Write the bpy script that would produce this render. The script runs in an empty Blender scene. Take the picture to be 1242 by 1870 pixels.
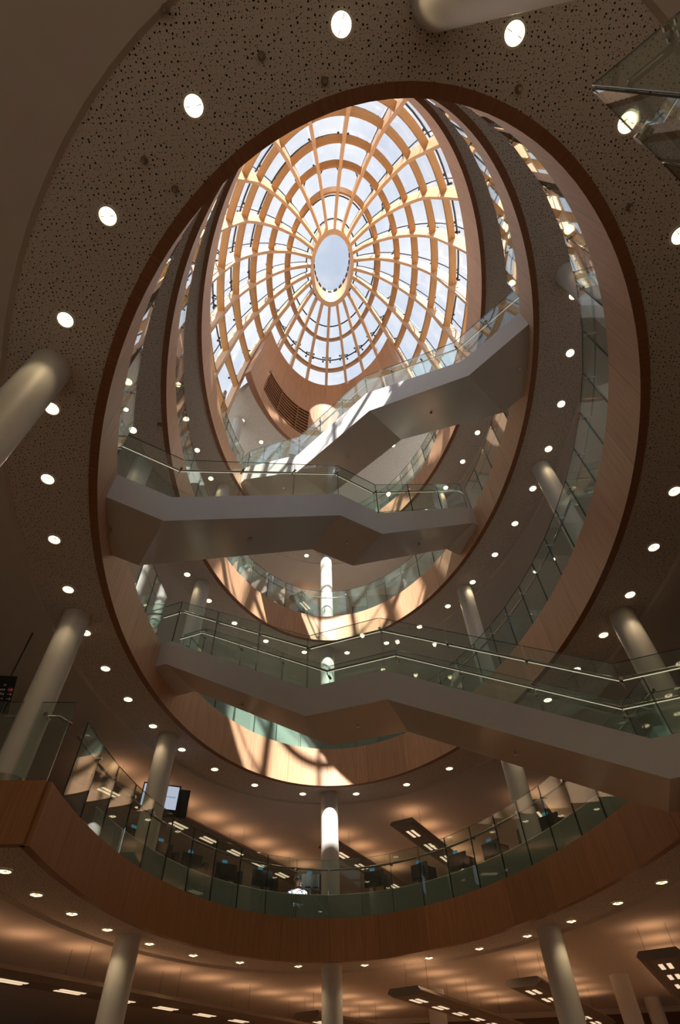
import bpy, math, random
from mathutils import Vector, Matrix
random.seed(7)
sc = bpy.context.scene
COL = sc.collection
# ------------------------------------------------------------------ plan data
CX, CY, A, B, AN = 0.16, 7.459, 7.328, 4.271, -1.456
CA, SA = math.cos(AN), math.sin(AN)
SOF = [0, 4.04, 7.642, 12.279, 16.936, 21.59]      # soffit of ring k
TOP = [0, 4.76, 8.60, 13.25, 17.85, 22.3]          # floor level at ring k
PERF = 1.05                                        # width of the perforated band
WX0, WX1, WY0, WY1 = -13.0, 13.0, -8.0, 23.6
# ------------------------------------------------------------------ ellipse helpers
_N = 7200
_cum = [0.0]
for _i in range(_N):
    _t = (_i + .5) / _N * 2 * math.pi
    _cum.append(_cum[-1] + math.hypot(A * math.sin(_t), B * math.cos(_t)) * 2 * math.pi / _N)
PER = _cum[-1]
def t_of_s(s):
    s = s % PER
    lo, hi = 0, _N
    while hi - lo > 1:
        m = (lo + hi) // 2
        if _cum[m] <= s: lo = m
        else: hi = m
    f = (s - _cum[lo]) / (_cum[hi] - _cum[lo])
    return (lo + f) / _N * 360.0
def s_of_t(t):
    t = t % 360
    x = t / 360 * _N; i = int(x)
    return _cum[i] + (_cum[min(i + 1, _N)] - _cum[i]) * (x - i)
def ep(t, off=0.0, z=0.0, k=1.0):
    """point on the opening's ellipse; t in degrees from the far end, clockwise; off = metres outwards"""
    r = math.radians(t)
    u, v = -A * k * math.cos(r), B * k * math.sin(r)
    nu, nv = -math.cos(r) / A, math.sin(r) / B
    l = math.hypot(nu, nv)
    u += nu / l * off; v += nv / l * off
    return Vector((CX + u * CA - v * SA, CY + u * SA + v * CA, z))
def en(t):
    p = ep(t, 1.0) - ep(t, 0.0); return p.normalized()
def arc_ts(t0, t1, step=0.193):
    s0, s1 = s_of_t(t0), s_of_t(t1)
    if t0 < 0: s0 -= PER
    if t0 < -360: s0 -= PER
    if t1 - t0 >= 359.9: s1 = s0 + PER
    elif s1 < s0: s1 += PER
    n = max(2, int(round((s1 - s0) / step)))
    out = []
    for i in range(n + 1):
        t = t_of_s(s0 + (s1 - s0) * i / n)
        out.append(t)
    return out, s0, s1
# ------------------------------------------------------------------ mesh builder
class MB:
    def __init__(s): s.v = []; s.f = []; s.m = []; s.uv = []
    def quad(s, a, b, c, d, mi=0, uv=None):
        i = len(s.v); s.v += [tuple(a), tuple(b), tuple(c), tuple(d)]
        s.f.append((i, i + 1, i + 2, i + 3)); s.m.append(mi)
        s.uv.append(uv or [(0, 0), (1, 0), (1, 1), (0, 1)])
    def poly(s, pts, mi=0):
        i = len(s.v); s.v += [tuple(p) for p in pts]
        s.f.append(tuple(range(i, i + len(pts)))); s.m.append(mi)
        s.uv.append([(p[0], p[1]) for p in pts])
    def grid(s, rows, mi=0, closed=False, uvs=None, flip=False):
        """rows: list of equal-length point rows, shared vertices"""
        b = len(s.v); n = len(rows[0])
        for r in rows: s.v += [tuple(p) for p in r]
        for j in range(len(rows) - 1):
            for i in range(n if closed else n - 1):
                i2 = (i + 1) % n
                q = [b + j * n + i, b + j * n + i2, b + (j + 1) * n + i2, b + (j + 1) * n + i]
                if uvs: u = [uvs[j][i], uvs[j][i + 1], uvs[j + 1][i + 1], uvs[j + 1][i]]
                else: u = [(0, 0)] * 4
                if flip: q.reverse(); u.reverse()
                s.f.append(tuple(q)); s.m.append(mi); s.uv.append(u)
    def box8(s, p, mi=0, edge_mi=None):
        """p: 8 points, bottom 0-3 then top 4-7"""
        i = len(s.v); s.v += [tuple(q) for q in p]
        fs = [(0, 3, 2, 1), (4, 5, 6, 7), (0, 1, 5, 4), (1, 2, 6, 5), (2, 3, 7, 6), (3, 0, 4, 7)]
        for k, f in enumerate(fs):
            s.f.append(tuple(i + q for q in f))
            s.m.append(edge_mi if (edge_mi is not None and k in (0, 1, 3, 5)) else mi)
            h = (Vector(p[0]) - Vector(p[1])).length
            s.uv.append([(0, 0), (h, 0), (h, 1), (0, 1)])
    def box(s, c, size, rz=0.0, mi=0):
        hx, hy, hz = size[0] / 2, size[1] / 2, size[2] / 2
        cr, sr = math.cos(rz), math.sin(rz); p = []
        for z in (-hz, hz):
            for x, y in ((-hx, -hy), (hx, -hy), (hx, hy), (-hx, hy)):
                p.append((c[0] + x * cr - y * sr, c[1] + x * sr + y * cr, c[2] + z))
        s.box8(p, mi)
    def slab(s, a, b, th, z0a, z1a, z0b=None, z1b=None, mi=0, edge_mi=None):
        """upright plate from plan point a to b"""
        z0b = z0a if z0b is None else z0b; z1b = z1a if z1b is None else z1b
        d = Vector((b[0] - a[0], b[1] - a[1], 0)).normalized(); n = Vector((-d.y, d.x, 0)) * th / 2
        p = [(a[0] - n.x, a[1] - n.y, z0a), (b[0] - n.x, b[1] - n.y, z0b), (b[0] + n.x, b[1] + n.y, z0b), (a[0] + n.x, a[1] + n.y, z0a),
             (a[0] - n.x, a[1] - n.y, z1a), (b[0] - n.x, b[1] - n.y, z1b), (b[0] + n.x, b[1] + n.y, z1b), (a[0] + n.x, a[1] + n.y, z1a)]
        s.box8(p, mi, edge_mi)
    def tube(s, pts, r, n=8, mi=0, cap=True):
        pts = [Vector(p) for p in pts]; rows = []
        for i, p in enumerate(pts):
            d = (pts[min(i + 1, len(pts) - 1)] - pts[max(i - 1, 0)]).normalized()
            up = Vector((0, 0, 1)) if abs(d.z) < .95 else Vector((1, 0, 0))
            x = d.cross(up).normalized(); y = x.cross(d)
            rr = r[i] if isinstance(r, (list, tuple)) else r
            rows.append([p + x * (rr * math.cos(2 * math.pi * k / n)) + y * (rr * math.sin(2 * math.pi * k / n)) for k in range(n)])
        b = len(s.v); s.grid(rows, mi, closed=True, flip=True)
        for j in range(len(s.uv) - (len(rows) - 1) * n, len(s.uv)): pass
        if cap:
            for row, rev in ((rows[0], False), (rows[-1], True)):
                s.poly(row[::-1] if rev else row, mi)
    def cyl(s, c, r, h, n=24, mi=0):
        s.tube([c, (c[0], c[1], c[2] + h)], r, n, mi)
    def build(s, name, mats, parent=None, smooth=False, loc=None):
        me = bpy.data.meshes.new(name)
        vs = s.v
        if loc is not None: vs = [(v[0] - loc[0], v[1] - loc[1], v[2] - loc[2]) for v in vs]
        me.from_pydata(vs, [], s.f)
        if not isinstance(mats, (list, tuple)): mats = [mats]
        for m in mats: me.materials.append(m)
        ul = me.uv_layers.new(name='UVMap')
        li = 0
        flat = []
        for u in s.uv:
            for q in u: flat += [q[0], q[1]]
        ul.data.foreach_set('uv', flat)
        me.polygons.foreach_set('material_index', s.m)
        if smooth: me.polygons.foreach_set('use_smooth', [True] * len(s.f))
        me.update()
        if smooth:
            try: me.set_sharp_from_angle(angle=math.radians(40))
            except Exception: pass
        o = bpy.data.objects.new(name, me); COL.objects.link(o)
        if loc is not None: o.location = loc
        if parent is not None:
            o.parent = parent
            if loc is None: o.matrix_parent_inverse = parent.matrix_world.inverted() if False else Matrix.Translation(-Vector(parent.location))
        return o
def thing(name, label, cat, loc=(0, 0, 0), group=None):
    o = bpy.data.objects.new(name, None); COL.objects.link(o); o.location = loc
    o.empty_display_size = .1
    o['label'] = label; o['category'] = cat
    if group: o['group'] = group
    return o
def tag(o, label, cat, group=None):
    o['label'] = label; o['category'] = cat
    if group: o['group'] = group
    return o
def struct(o): o['kind'] = 'structure'; return o
def dup(o, parent=None, loc=None, name=None):
    c = o.copy(); COL.objects.link(c)
    if parent is not None: c.parent = parent
    if loc is not None: c.location = loc
    return c
def dup_tree(root, loc, rz=0.0, label=None):
    r = dup(root, loc=loc); r.rotation_euler = (0, 0, rz)
    if label: r['label'] = label
    for ch in list(root.children):
        c = dup(ch, parent=r)
        for g in ch.children: dup(g, parent=c)
    return r
ONES = ['zeroth', 'first', 'second', 'third', 'fourth', 'fifth', 'sixth', 'seventh', 'eighth', 'ninth', 'tenth', 'eleventh', 'twelfth', 'thirteenth',
        'fourteenth', 'fifteenth', 'sixteenth', 'seventeenth', 'eighteenth', 'nineteenth', 'twentieth']
# ------------------------------------------------------------------ materials
def mat(name):
    m = bpy.data.materials.new(name); m.use_nodes = True
    nt = m.node_tree; nt.nodes.clear()
    out = nt.nodes.new('ShaderNodeOutputMaterial')
    return m, nt, out
def nd(nt, typ, **kw):
    n = nt.nodes.new(typ)
    for k, v in kw.items():
        if k.startswith('i_'): n.inputs[k[2:].replace('_', ' ')].default_value = v
        else: setattr(n, k, v)
    return n
def plain(name, col, rough=.6, metal=0.0, spec=.5, bump=0.0, bscale=60):
    m, nt, out = mat(name)
    b = nd(nt, 'ShaderNodeBsdfPrincipled'); b.inputs['Base Color'].default_value = (*col, 1)
    b.inputs['Roughness'].default_value = rough; b.inputs['Metallic'].default_value = metal
    b.inputs['Specular IOR Level'].default_value = spec
    tc = nd(nt, 'ShaderNodeTexCoord'); nz = nd(nt, 'ShaderNodeTexNoise'); nz.inputs['Scale'].default_value = 3.0
    nt.links.new(tc.outputs['Object'], nz.inputs['Vector'])
    mx = nd(nt, 'ShaderNodeMix', data_type='RGBA', blend_type='MULTIPLY'); mx.inputs[0].default_value = .12
    mx.inputs[6].default_value = (*col, 1); nt.links.new(nz.outputs['Color'], mx.inputs[7])
    nt.links.new(mx.outputs[2], b.inputs['Base Color'])
    if bump:
        n2 = nd(nt, 'ShaderNodeTexNoise'); n2.inputs['Scale'].default_value = bscale
        nt.links.new(tc.outputs['Object'], n2.inputs['Vector'])
        bp = nd(nt, 'ShaderNodeBump'); bp.inputs['Strength'].default_value = bump; bp.inputs['Distance'].default_value = .01
        nt.links.new(n2.outputs['Fac'], bp.inputs['Height']); nt.links.new(bp.outputs[0], b.inputs['Normal'])
    nt.links.new(b.outputs[0], out.inputs[0]); return m
def wood(name, c1, c2, joint=1.158, rough=.45, grain_uv=True, stretch=(26, 1.1, 1)):
    """veneer: grain runs along v, panel joints every `joint` metres along u"""
    m, nt, out = mat(name); L = nt.links.new
    tc = nd(nt, 'ShaderNodeTexCoord')
    mp = nd(nt, 'ShaderNodeMapping'); mp.inputs['Scale'].default_value = stretch
    L(tc.outputs['UV' if grain_uv else 'Object'], mp.inputs['Vector'])
    nz = nd(nt, 'ShaderNodeTexNoise'); nz.inputs['Scale'].default_value = 1.0; nz.inputs['Detail'].default_value = 6; nz.inputs['Distortion'].default_value = .4
    L(mp.outputs[0], nz.inputs['Vector'])
    rp = nd(nt, 'ShaderNodeValToRGB'); rp.color_ramp.elements[0].position = .3; rp.color_ramp.elements[1].position = .72
    rp.color_ramp.elements[0].color = (*c1, 1); rp.color_ramp.elements[1].color = (*c2, 1)
    L(nz.outputs['Fac'], rp.inputs[0]); colr = rp.outputs[0]
    b = nd(nt, 'ShaderNodeBsdfPrincipled'); b.inputs['Roughness'].default_value = rough; b.inputs['Specular IOR Level'].default_value = .35
    if joint:
        sp = nd(nt, 'ShaderNodeSeparateXYZ'); L(tc.outputs['UV'], sp.inputs[0])
        dv = nd(nt, 'ShaderNodeMath', operation='DIVIDE'); dv.inputs[1].default_value = joint; L(sp.outputs[0], dv.inputs[0])
        fl = nd(nt, 'ShaderNodeMath', operation='FLOOR'); L(dv.outputs[0], fl.inputs[0])
        wn = nd(nt, 'ShaderNodeTexWhiteNoise', noise_dimensions='1D'); L(fl.outputs[0], wn.inputs['W'])
        mr = nd(nt, 'ShaderNodeMapRange'); mr.inputs[3].default_value = .86; mr.inputs[4].default_value = 1.08; L(wn.outputs['Value'], mr.inputs[0])
        fr = nd(nt, 'ShaderNodeMath', operation='FRACT'); L(dv.outputs[0], fr.inputs[0])
        ls = nd(nt, 'ShaderNodeMath', operation='LESS_THAN'); ls.inputs[1].default_value = .008; L(fr.outputs[0], ls.inputs[0])
        sb = nd(nt, 'ShaderNodeMath', operation='MULTIPLY_ADD'); sb.inputs[1].default_value = -.45; L(ls.outputs[0], sb.inputs[0]); L(mr.outputs[0], sb.inputs[2])
        hs = nd(nt, 'ShaderNodeHueSaturation'); L(colr, hs.inputs['Color']); L(sb.outputs[0], hs.inputs['Value']); colr = hs.outputs[0]
    L(colr, b.inputs['Base Color']); L(b.outputs[0], out.inputs[0]); return m
def perforated(name, base, hole):
    m, nt, out = mat(name); L = nt.links.new
    tc = nd(nt, 'ShaderNodeTexCoord')
    sep = nd(nt, 'ShaderNodeSeparateXYZ'); L(tc.outputs['Object'], sep.inputs[0])
    cmb = nd(nt, 'ShaderNodeCombineXYZ'); L(sep.outputs[0], cmb.inputs[0]); L(sep.outputs[1], cmb.inputs[1])
    hs = []
    for scale, r0, r1, sh in ((20.0, .06, .19, 0.0), (33.0, .05, .15, 5.3)):
        v = nd(nt, 'ShaderNodeTexVoronoi', voronoi_dimensions='2D'); v.inputs['Scale'].default_value = scale; v.inputs['Randomness'].default_value = .72
        ad = nd(nt, 'ShaderNodeVectorMath', operation='ADD'); ad.inputs[1].default_value = (sh, sh * .7, 0); L(cmb.outputs[0], ad.inputs[0]); L(ad.outputs[0], v.inputs['Vector'])
        sr = nd(nt, 'ShaderNodeSeparateColor'); L(v.outputs['Color'], sr.inputs[0])
        mr = nd(nt, 'ShaderNodeMapRange'); mr.inputs[3].default_value = r0; mr.inputs[4].default_value = r1; L(sr.outputs[0], mr.inputs[0])
        ls = nd(nt, 'ShaderNodeMath', operation='LESS_THAN'); L(v.outputs['Distance'], ls.inputs[0]); L(mr.outputs[0], ls.inputs[1]); hs.append(ls.outputs[0])
    mxh = nd(nt, 'ShaderNodeMath', operation='MAXIMUM'); L(hs[0], mxh.inputs[0]); L(hs[1], mxh.inputs[1])
    mx = nd(nt, 'ShaderNodeMix', data_type='RGBA'); mx.inputs[6].default_value = (*base, 1); mx.inputs[7].default_value = (*hole, 1); L(mxh.outputs[0], mx.inputs[0])
    b = nd(nt, 'ShaderNodeBsdfPrincipled'); b.inputs['Roughness'].default_value = .85; b.inputs['Specular IOR Level'].default_value = .15
    L(mx.outputs[2], b.inputs['Base Color']); L(b.outputs[0], out.inputs[0]); return m
def glass(name, tint, refl=1.0, rough=0.0, haze=0.0):
    m, nt, out = mat(name); L = nt.links.new
    tr = nd(nt, 'ShaderNodeBsdfTransparent'); tr.inputs[0].default_value = (*tint, 1)
    gl = nd(nt, 'ShaderNodeBsdfGlossy'); gl.inputs['Roughness'].default_value = rough; gl.inputs['Color'].default_value = (.95, .97, .97, 1)
    # Schlick reflectance, the same from either face of the sheet
    lw = nd(nt, 'ShaderNodeLayerWeight'); lw.inputs['Blend'].default_value = .5
    pw = nd(nt, 'ShaderNodeMath', operation='POWER'); pw.inputs[1].default_value = 5.0; L(lw.outputs['Facing'], pw.inputs[0])
    ma = nd(nt, 'ShaderNodeMath', operation='MULTIPLY_ADD'); ma.inputs[1].default_value = .96 * refl; ma.inputs[2].default_value = .042 * refl; L(pw.outputs[0], ma.inputs[0])
    mx = nd(nt, 'ShaderNodeMixShader'); L(ma.outputs[0], mx.inputs[0]); L(tr.outputs[0], mx.inputs[1]); L(gl.outputs[0], mx.inputs[2])
    last = mx.outputs[0]
    if haze:      # pale green veil put in for the sheen of reflected light
        df = nd(nt, 'ShaderNodeBsdfDiffuse'); df.inputs[0].default_value = (.62, .80, .73, 1)
        m2 = nd(nt, 'ShaderNodeMixShader'); m2.inputs[0].default_value = haze; L(last, m2.inputs[1]); L(df.outputs[0], m2.inputs[2]); last = m2.outputs[0]
    L(last, out.inputs[0]); return m
def frosted(name, col, tint, fac):
    m, nt, out = mat(name); L = nt.links.new
    tr = nd(nt, 'ShaderNodeBsdfTransparent'); tr.inputs[0].default_value = (*tint, 1)
    b = nd(nt, 'ShaderNodeBsdfPrincipled'); b.inputs['Base Color'].default_value = (*col, 1); b.inputs['Roughness'].default_value = .25
    tl = nd(nt, 'ShaderNodeBsdfTranslucent'); tl.inputs[0].default_value = (*col, 1)
    ad = nd(nt, 'ShaderNodeMixShader'); ad.inputs[0].default_value = .35; L(b.outputs[0], ad.inputs[1]); L(tl.outputs[0], ad.inputs[2])
    mx = nd(nt, 'ShaderNodeMixShader'); mx.inputs[0].default_value = fac; L(tr.outputs[0], mx.inputs[1]); L(ad.outputs[0], mx.inputs[2])
    L(mx.outputs[0], out.inputs[0]); return m
def emit(name, col, s):
    m, nt, out = mat(name)
    e = nd(nt, 'ShaderNodeEmission'); e.inputs[0].default_value = (*col, 1); e.inputs[1].default_value = s
    nt.links.new(e.outputs[0], out.inputs[0]); return m
M = {}
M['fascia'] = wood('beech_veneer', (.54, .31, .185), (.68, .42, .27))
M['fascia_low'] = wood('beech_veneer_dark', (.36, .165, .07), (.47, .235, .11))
M['lip'] = wood('beech_lip_shaded', (.24, .10, .05), (.31, .14, .075), joint=0)  # for timber undersides, their shade put into the colour
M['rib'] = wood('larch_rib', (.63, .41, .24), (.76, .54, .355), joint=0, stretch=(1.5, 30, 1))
M['perf'] = perforated('perforated_plaster', (.62, .545, .50), (.02, .018, .016))
M['plaster'] = plain('smooth_plaster', (.62, .545, .50), .85, spec=.2)
M['white'] = plain('white_steel', (.70, .69, .70), .38, spec=.5)
M['soffit_paint'] = plain('soffit_paint', (.62, .59, .57), .2, spec=.7)
M['column'] = plain('column_paint', (.74, .72, .69), .5)
M['floor'] = plain('warm_floor', (.37, .255, .165), .6)
M['carpet'] = plain('brown_carpet', (.36, .29, .245), .9)
M['carpet_light'] = plain('light_carpet', (.56, .49, .43), .9)
M['pale_floor'] = plain('pale_floor', (.72, .66, .60), .7)
M['wall'] = plain('wall_paint', (.48, .38, .295), .8)
M['darkwall'] = plain('dark_timber_wall', (.16, .085, .05), .5)
M['glass'] = glass('balustrade_glass', (.90, .955, .93), 1.15, haze=.035)
M['edge'] = plain('glass_edge', (.035, .075, .062), .15)
M['domeglass'] = glass('dome_glass', (.985, .99, .995), .4)
M['ocglass'] = glass('oculus_glass', (.86, .885, .92), .4)
M['winglass'] = glass('window_glass', (.80, .88, .92), 1.0)
M['frost'] = frosted('frosted_screen_glass', (.47, .56, .52), (.66, .76, .72), .8)
M['rail'] = plain('dark_steel_rail', (.33, .30, .27), .28, metal=1.0)
M['steel'] = plain('brushed_steel', (.62, .58, .53), .26, metal=1.0)
M['dark'] = plain('black_plastic', (.012, .012, .014), .35)
M['black'] = plain('black_gasket', (.01, .012, .016), .4)
M['lum'] = plain('luminaire_grey', (.26, .20, .16), .55)
M['hoop'] = wood('larch_hoop', (.40, .205, .075), (.52, .285, .12), joint=0, stretch=(1.5, 30, 1))  # deeper, more orange tone than the ribs
M['louvre'] = plain('louvre_timber', (.33, .16, .075), .5)
M['void'] = plain('louvre_void', (.03, .018, .012), .9)
M['lamp'] = emit('lamp_glow', (1.0, .80, .48), 6.0)
M['strip'] = emit('strip_glow', (1.0, .72, .46), .85)
M['up'] = emit('uplight_glow', (1.0, .54, .27), 2.9)
M['rim'] = plain('white_rim', (.82, .80, .74), .4)
M['screen'] = emit('screen_glow', (.62, .70, .86), .62)
M['text_dark'] = plain('dark_text', (.05, .05, .12), .6)
M['text_light'] = plain('white_text', (.75, .75, .75), .6)
M['red'] = plain('red_disc', (.45, .02, .03), .5)
M['bluetag'] = emit('blue_tag_glow', (.10, .36, .48), .35)
M['skin'] = plain('skin', (.55, .33, .24), .55)
M['hair'] = plain('dark_hair', (.03, .02, .015), .6)
M['hair_grey'] = plain('grey_hair', (.30, .28, .26), .6)
M['desk'] = plain('desk_top', (.55, .50, .44), .45)
def checker_shirt(name, c1, c2, sc_):
    m, nt, out = mat(name); L = nt.links.new
    tc = nd(nt, 'ShaderNodeTexCoord'); v = nd(nt, 'ShaderNodeTexVoronoi'); v.inputs['Scale'].default_value = sc_
    L(tc.outputs['Object'], v.inputs['Vector'])
    rp = nd(nt, 'ShaderNodeValToRGB'); rp.color_ramp.interpolation = 'CONSTANT'; rp.color_ramp.elements[0].color = (*c1, 1)
    rp.color_ramp.elements[1].position = .55; rp.color_ramp.elements[1].color = (*c2, 1)
    sr = nd(nt, 'ShaderNodeSeparateColor'); L(v.outputs['Color'], sr.inputs[0]); L(sr.outputs[0], rp.inputs[0])
    b = nd(nt, 'ShaderNodeBsdfPrincipled'); b.inputs['Roughness'].default_value = .8; L(rp.outputs[0], b.inputs['Base Color']); L(b.outputs[0], out.inputs[0]); return m
M['shirt'] = checker_shirt('patterned_shirt', (.62, .74, .88), (.10, .09, .16), 22)
M['shirt2'] = checker_shirt('speckled_top', (.48, .42, .30), (.09, .07, .05), 40)
M['shirt3'] = plain('dark_top', (.04, .035, .04), .8)

# ------------------------------------------------------------------ floors, soffits, fascias
def to_rect(t):
    """point where the outward normal at t meets the room's walls"""
    p = ep(t, PERF); n = en(t); best = 1e9
    for a, d, lo, hi in ((p.x, n.x, WX0, WX1), (p.y, n.y, WY0, WY1)):
        if abs(d) > 1e-6: best = min(best, ((hi if d > 0 else lo) - a) / d)
    return p + n * best
def soffit(k, t0, t1, full):
    z = SOF[k]; ts, s0, s1 = arc_ts(t0, t1, .29)
    if full: ts = ts[:-1]
    m = MB(); m.grid([[ep(t, 0, z) for t in ts], [ep(t, PERF, z) for t in ts]], closed=full, flip=True)
    m.grid([[ep(t, 0, z + .12) for t in ts], [ep(t, PERF, z + .12) for t in ts]], closed=full)
    struct(m.build('ceiling', M['perf'])) if k else None
    m = MB(); rows = [[ep(t, PERF, z) for t in ts], [ep(t, PERF + .04, z - .045) for t in ts]]
    out = []
    for t in ts:
        q = to_rect(t); q.z = z - .045; out.append(q)
    rows += [out]
    m.grid(rows, closed=full, flip=True)
    top = TOP[k] - .01
    o2 = [Vector((q.x, q.y, top)) for q in out]
    m.grid([out, o2], closed=full, flip=True)
    struct(m.build('ceiling', M['plaster']))
    m = MB(); m.grid([[ep(t, 0, top) for t in ts], o2], closed=full); m.grid([[ep(t, 0, top - .06) for t in ts], [Vector((q.x, q.y, top - .06)) for q in o2]], closed=full, flip=True)
    struct(m.build('floor', M['carpet' if k == 1 else 'carpet_light' if k < 4 else 'pale_floor']))
def fascia(k, t0, t1, full, name, top_of=None, mt='fascia'):
    z0 = SOF[k] - .03
    ts, s0, s1 = arc_ts(t0, t1, .193)
    n = len(ts) - 1
    S = [s0 + (s1 - s0) * i / n for i in range(n + 1)]
    tp = [(top_of(t) if top_of else TOP[k]) for t in ts]
    m = MB()
    IN, OUT = -.12, 0.0
    uv = [[(s, 0) for s in S], [(s, tp[i] - z0) for i, s in enumerate(S)]]
    m.grid([[ep(t, IN, z0) for t in ts], [ep(t, IN, tp[i]) for i, t in enumerate(ts)]], 0, uvs=uv, flip=True)       # inner face
    m.grid([[ep(t, IN, tp[i]) for i, t in enumerate(ts)], [ep(t, OUT, tp[i]) for i, t in enumerate(ts)]], 0, uvs=[[(s, 0) for s in S], [(s, .1) for s in S]], flip=True)
    m.grid([[ep(t, IN, z0) for t in ts], [ep(t, OUT, z0) for t in ts]], 1, uvs=[[(s, 0) for s in S], [(s, .1) for s in S]])
    m.grid([[ep(t, OUT, z0) for t in ts], [ep(t, OUT, tp[i]) for i, t in enumerate(ts)]], 0, uvs=uv)
    if not full:
        for t, zt in ((ts[0], tp[0]), (ts[-1], tp[-1])):
            m.quad(ep(t, IN, z0), ep(t, OUT, z0), ep(t, OUT, zt), ep(t, IN, zt))
    return struct(m.build(name, [M[mt], M['lip']], smooth=True))
R1T0, R1T1 = -88.5, 99.0
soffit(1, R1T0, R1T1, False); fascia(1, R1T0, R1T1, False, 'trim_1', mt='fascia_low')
for k in (2, 3): soffit(k, -180, 180, True); fascia(k, -180, 180, True, 'trim_%d' % k)
soffit(4, -180, 180, True)
def dome_base(t):
    t = (t + 180) % 360 - 180; a = abs(t)
    kn = ((0, 0), (62, 0), (76, .5), (104, .68), (112, .98), (137, 1.3), (152, 1.6), (166, 2.6), (180, 2.7))  # near end, out of view, raised to keep sun off the desk
    for (a0, h0), (a1, h1) in zip(kn, kn[1:]):
        if a <= a1: return TOP[4] + h0 + (h1 - h0) * (a - a0) / (a1 - a0)
    return TOP[4] + 1.6
fascia(4, -180, 180, True, 'trim_4', dome_base)
# straight fascia where the first floor stops on the left of the opening, and the soffit edge on the right
def straight_fascia(name, a, b):
    m = MB(); L = (Vector(b) - Vector(a)).length
    d = (Vector(b) - Vector(a)).normalized(); n = Vector((-d.y, d.x)) * .06
    z0, z1 = SOF[1] - .03, TOP[1]
    p = [(a[0] - n.x, a[1] - n.y, z0), (b[0] - n.x, b[1] - n.y, z0), (b[0] + n.x, b[1] + n.y, z0), (a[0] + n.x, a[1] + n.y, z0)]
    m.box8(p + [(q[0], q[1], z1) for q in p])
    m.uv[2] = m.uv[4] = [(0, 0), (L, 0), (L, z1 - z0), (0, z1 - z0)]; m.m[0] = 1
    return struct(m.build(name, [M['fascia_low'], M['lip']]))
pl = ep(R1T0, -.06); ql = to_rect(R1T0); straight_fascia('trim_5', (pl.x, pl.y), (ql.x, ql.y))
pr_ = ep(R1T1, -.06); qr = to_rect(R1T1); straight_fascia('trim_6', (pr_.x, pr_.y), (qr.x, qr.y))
# ground floor and outer walls
m = MB(); m.box(((WX0 + WX1) / 2, (WY0 + WY1) / 2, -.1), (WX1 - WX0, WY1 - WY0, .2)); struct(m.build('floor', M['floor']))
def wall(name, cx, cy, sx, sy, z0, z1, mt):
    m = MB(); m.box((cx, cy, (z0 + z1) / 2), (sx, sy, z1 - z0)); return struct(m.build(name, M[mt]))
cyw, cxw = (WY0 + WY1) / 2, (WX0 + WX1) / 2
wn = 6
for nm, wx in (('wall_left', WX0 - .1), ('wall_right', WX1 + .1)):  # unseen side windows, added for daylight on floors and soffits
    wall(nm, wx, cyw, .2, WY1 - WY0 + .4, 0, .6, 'wall')
    for z0, z1, z2 in ((.6, 1.5, TOP[2] + .7), (TOP[2] + .7, SOF[3] - .2, TOP[3] + .7), (TOP[3] + .7, SOF[4] - .2, TOP[4])):
        wall(nm, wx, cyw, .2, WY1 - WY0 + .4, z1, z2, 'wall')
        w = MB()
        for i in range(15): w.box((wx, WY0 + (WY1 - WY0) * i / 14, (z0 + z1) / 2), (.16, .09, z1 - z0))
        for z in (z0 + .05, z1 - .05): w.box((wx, cyw, z), (.16, WY1 - WY0, .09))
        wo = struct(w.build('window_%d' % wn, M['lum'])); wn += 1
        g = MB(); g.box((wx, cyw, (z0 + z1) / 2), (.02, WY1 - WY0, z1 - z0)); g.build('pane', M['winglass'], wo)
for wk, (z0, z1) in enumerate(((0, 3.4), (TOP[2] + .7, SOF[3] - .1), (TOP[3] + .7, SOF[4] - .1))):
    w = MB(); nb = 13
    for i in range(nb + 1): w.box((WX0 + (WX1 - WX0) * i / nb, WY0 - .1, (z0 + z1) / 2), (.09, .18, z1 - z0))
    for z in (z0 + .05, z0 + 2.2, z1 - .05): w.box((cxw, WY0 - .1, z), (WX1 - WX0, .16, .09))
    wo = struct(w.build('window_%d' % (wk + 3), M['lum']))
    g = MB(); g.box((cxw, WY0 - .1, (z0 + z1) / 2), (WX1 - WX0, .02, z1 - z0)); g.build('pane', M['winglass'], wo)
    wall('wall_front', cxw, WY0 - .1, WX1 - WX0, .2, z1, (TOP[2] + .7, TOP[3] + .7, TOP[4])[wk], 'wall')
wall('wall_back', cxw, WY1 + .1, WX1 - WX0, .2, SOF[1], SOF[3], 'wall')
wall('wall_back', cxw, WY1 + .1, WX1 - WX0, .2, 0, 3.86, 'darkwall')
wall('wall_back', cxw, WY1 + .1, WX1 - WX0, .2, 3.86, SOF[1], 'plaster')
def glazed(name, a, b, z0, z1, step=1.3, mt='lum'):
    m = MB(); d = Vector((b[0] - a[0], b[1] - a[1], 0)); L_ = d.length; n_ = max(2, int(L_ / step)); rz = math.atan2(d.y, d.x)
    for i in range(n_ + 1):
        q = Vector((a[0], a[1], 0)) + d * (i / n_); m.box((q.x, q.y, (z0 + z1) / 2), (.07, .12, z1 - z0), rz)
    c_ = ((a[0] + b[0]) / 2, (a[1] + b[1]) / 2)
    for z in (z0 + .05, z0 + 1.4, z1 - .05): m.box((c_[0], c_[1], z), (L_, .1, .07), rz)
    wo = struct(m.build(name, M[mt])); g = MB(); g.slab(a, b, .02, z0, z1); g.build('pane', M['winglass'], wo); return wo
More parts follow.
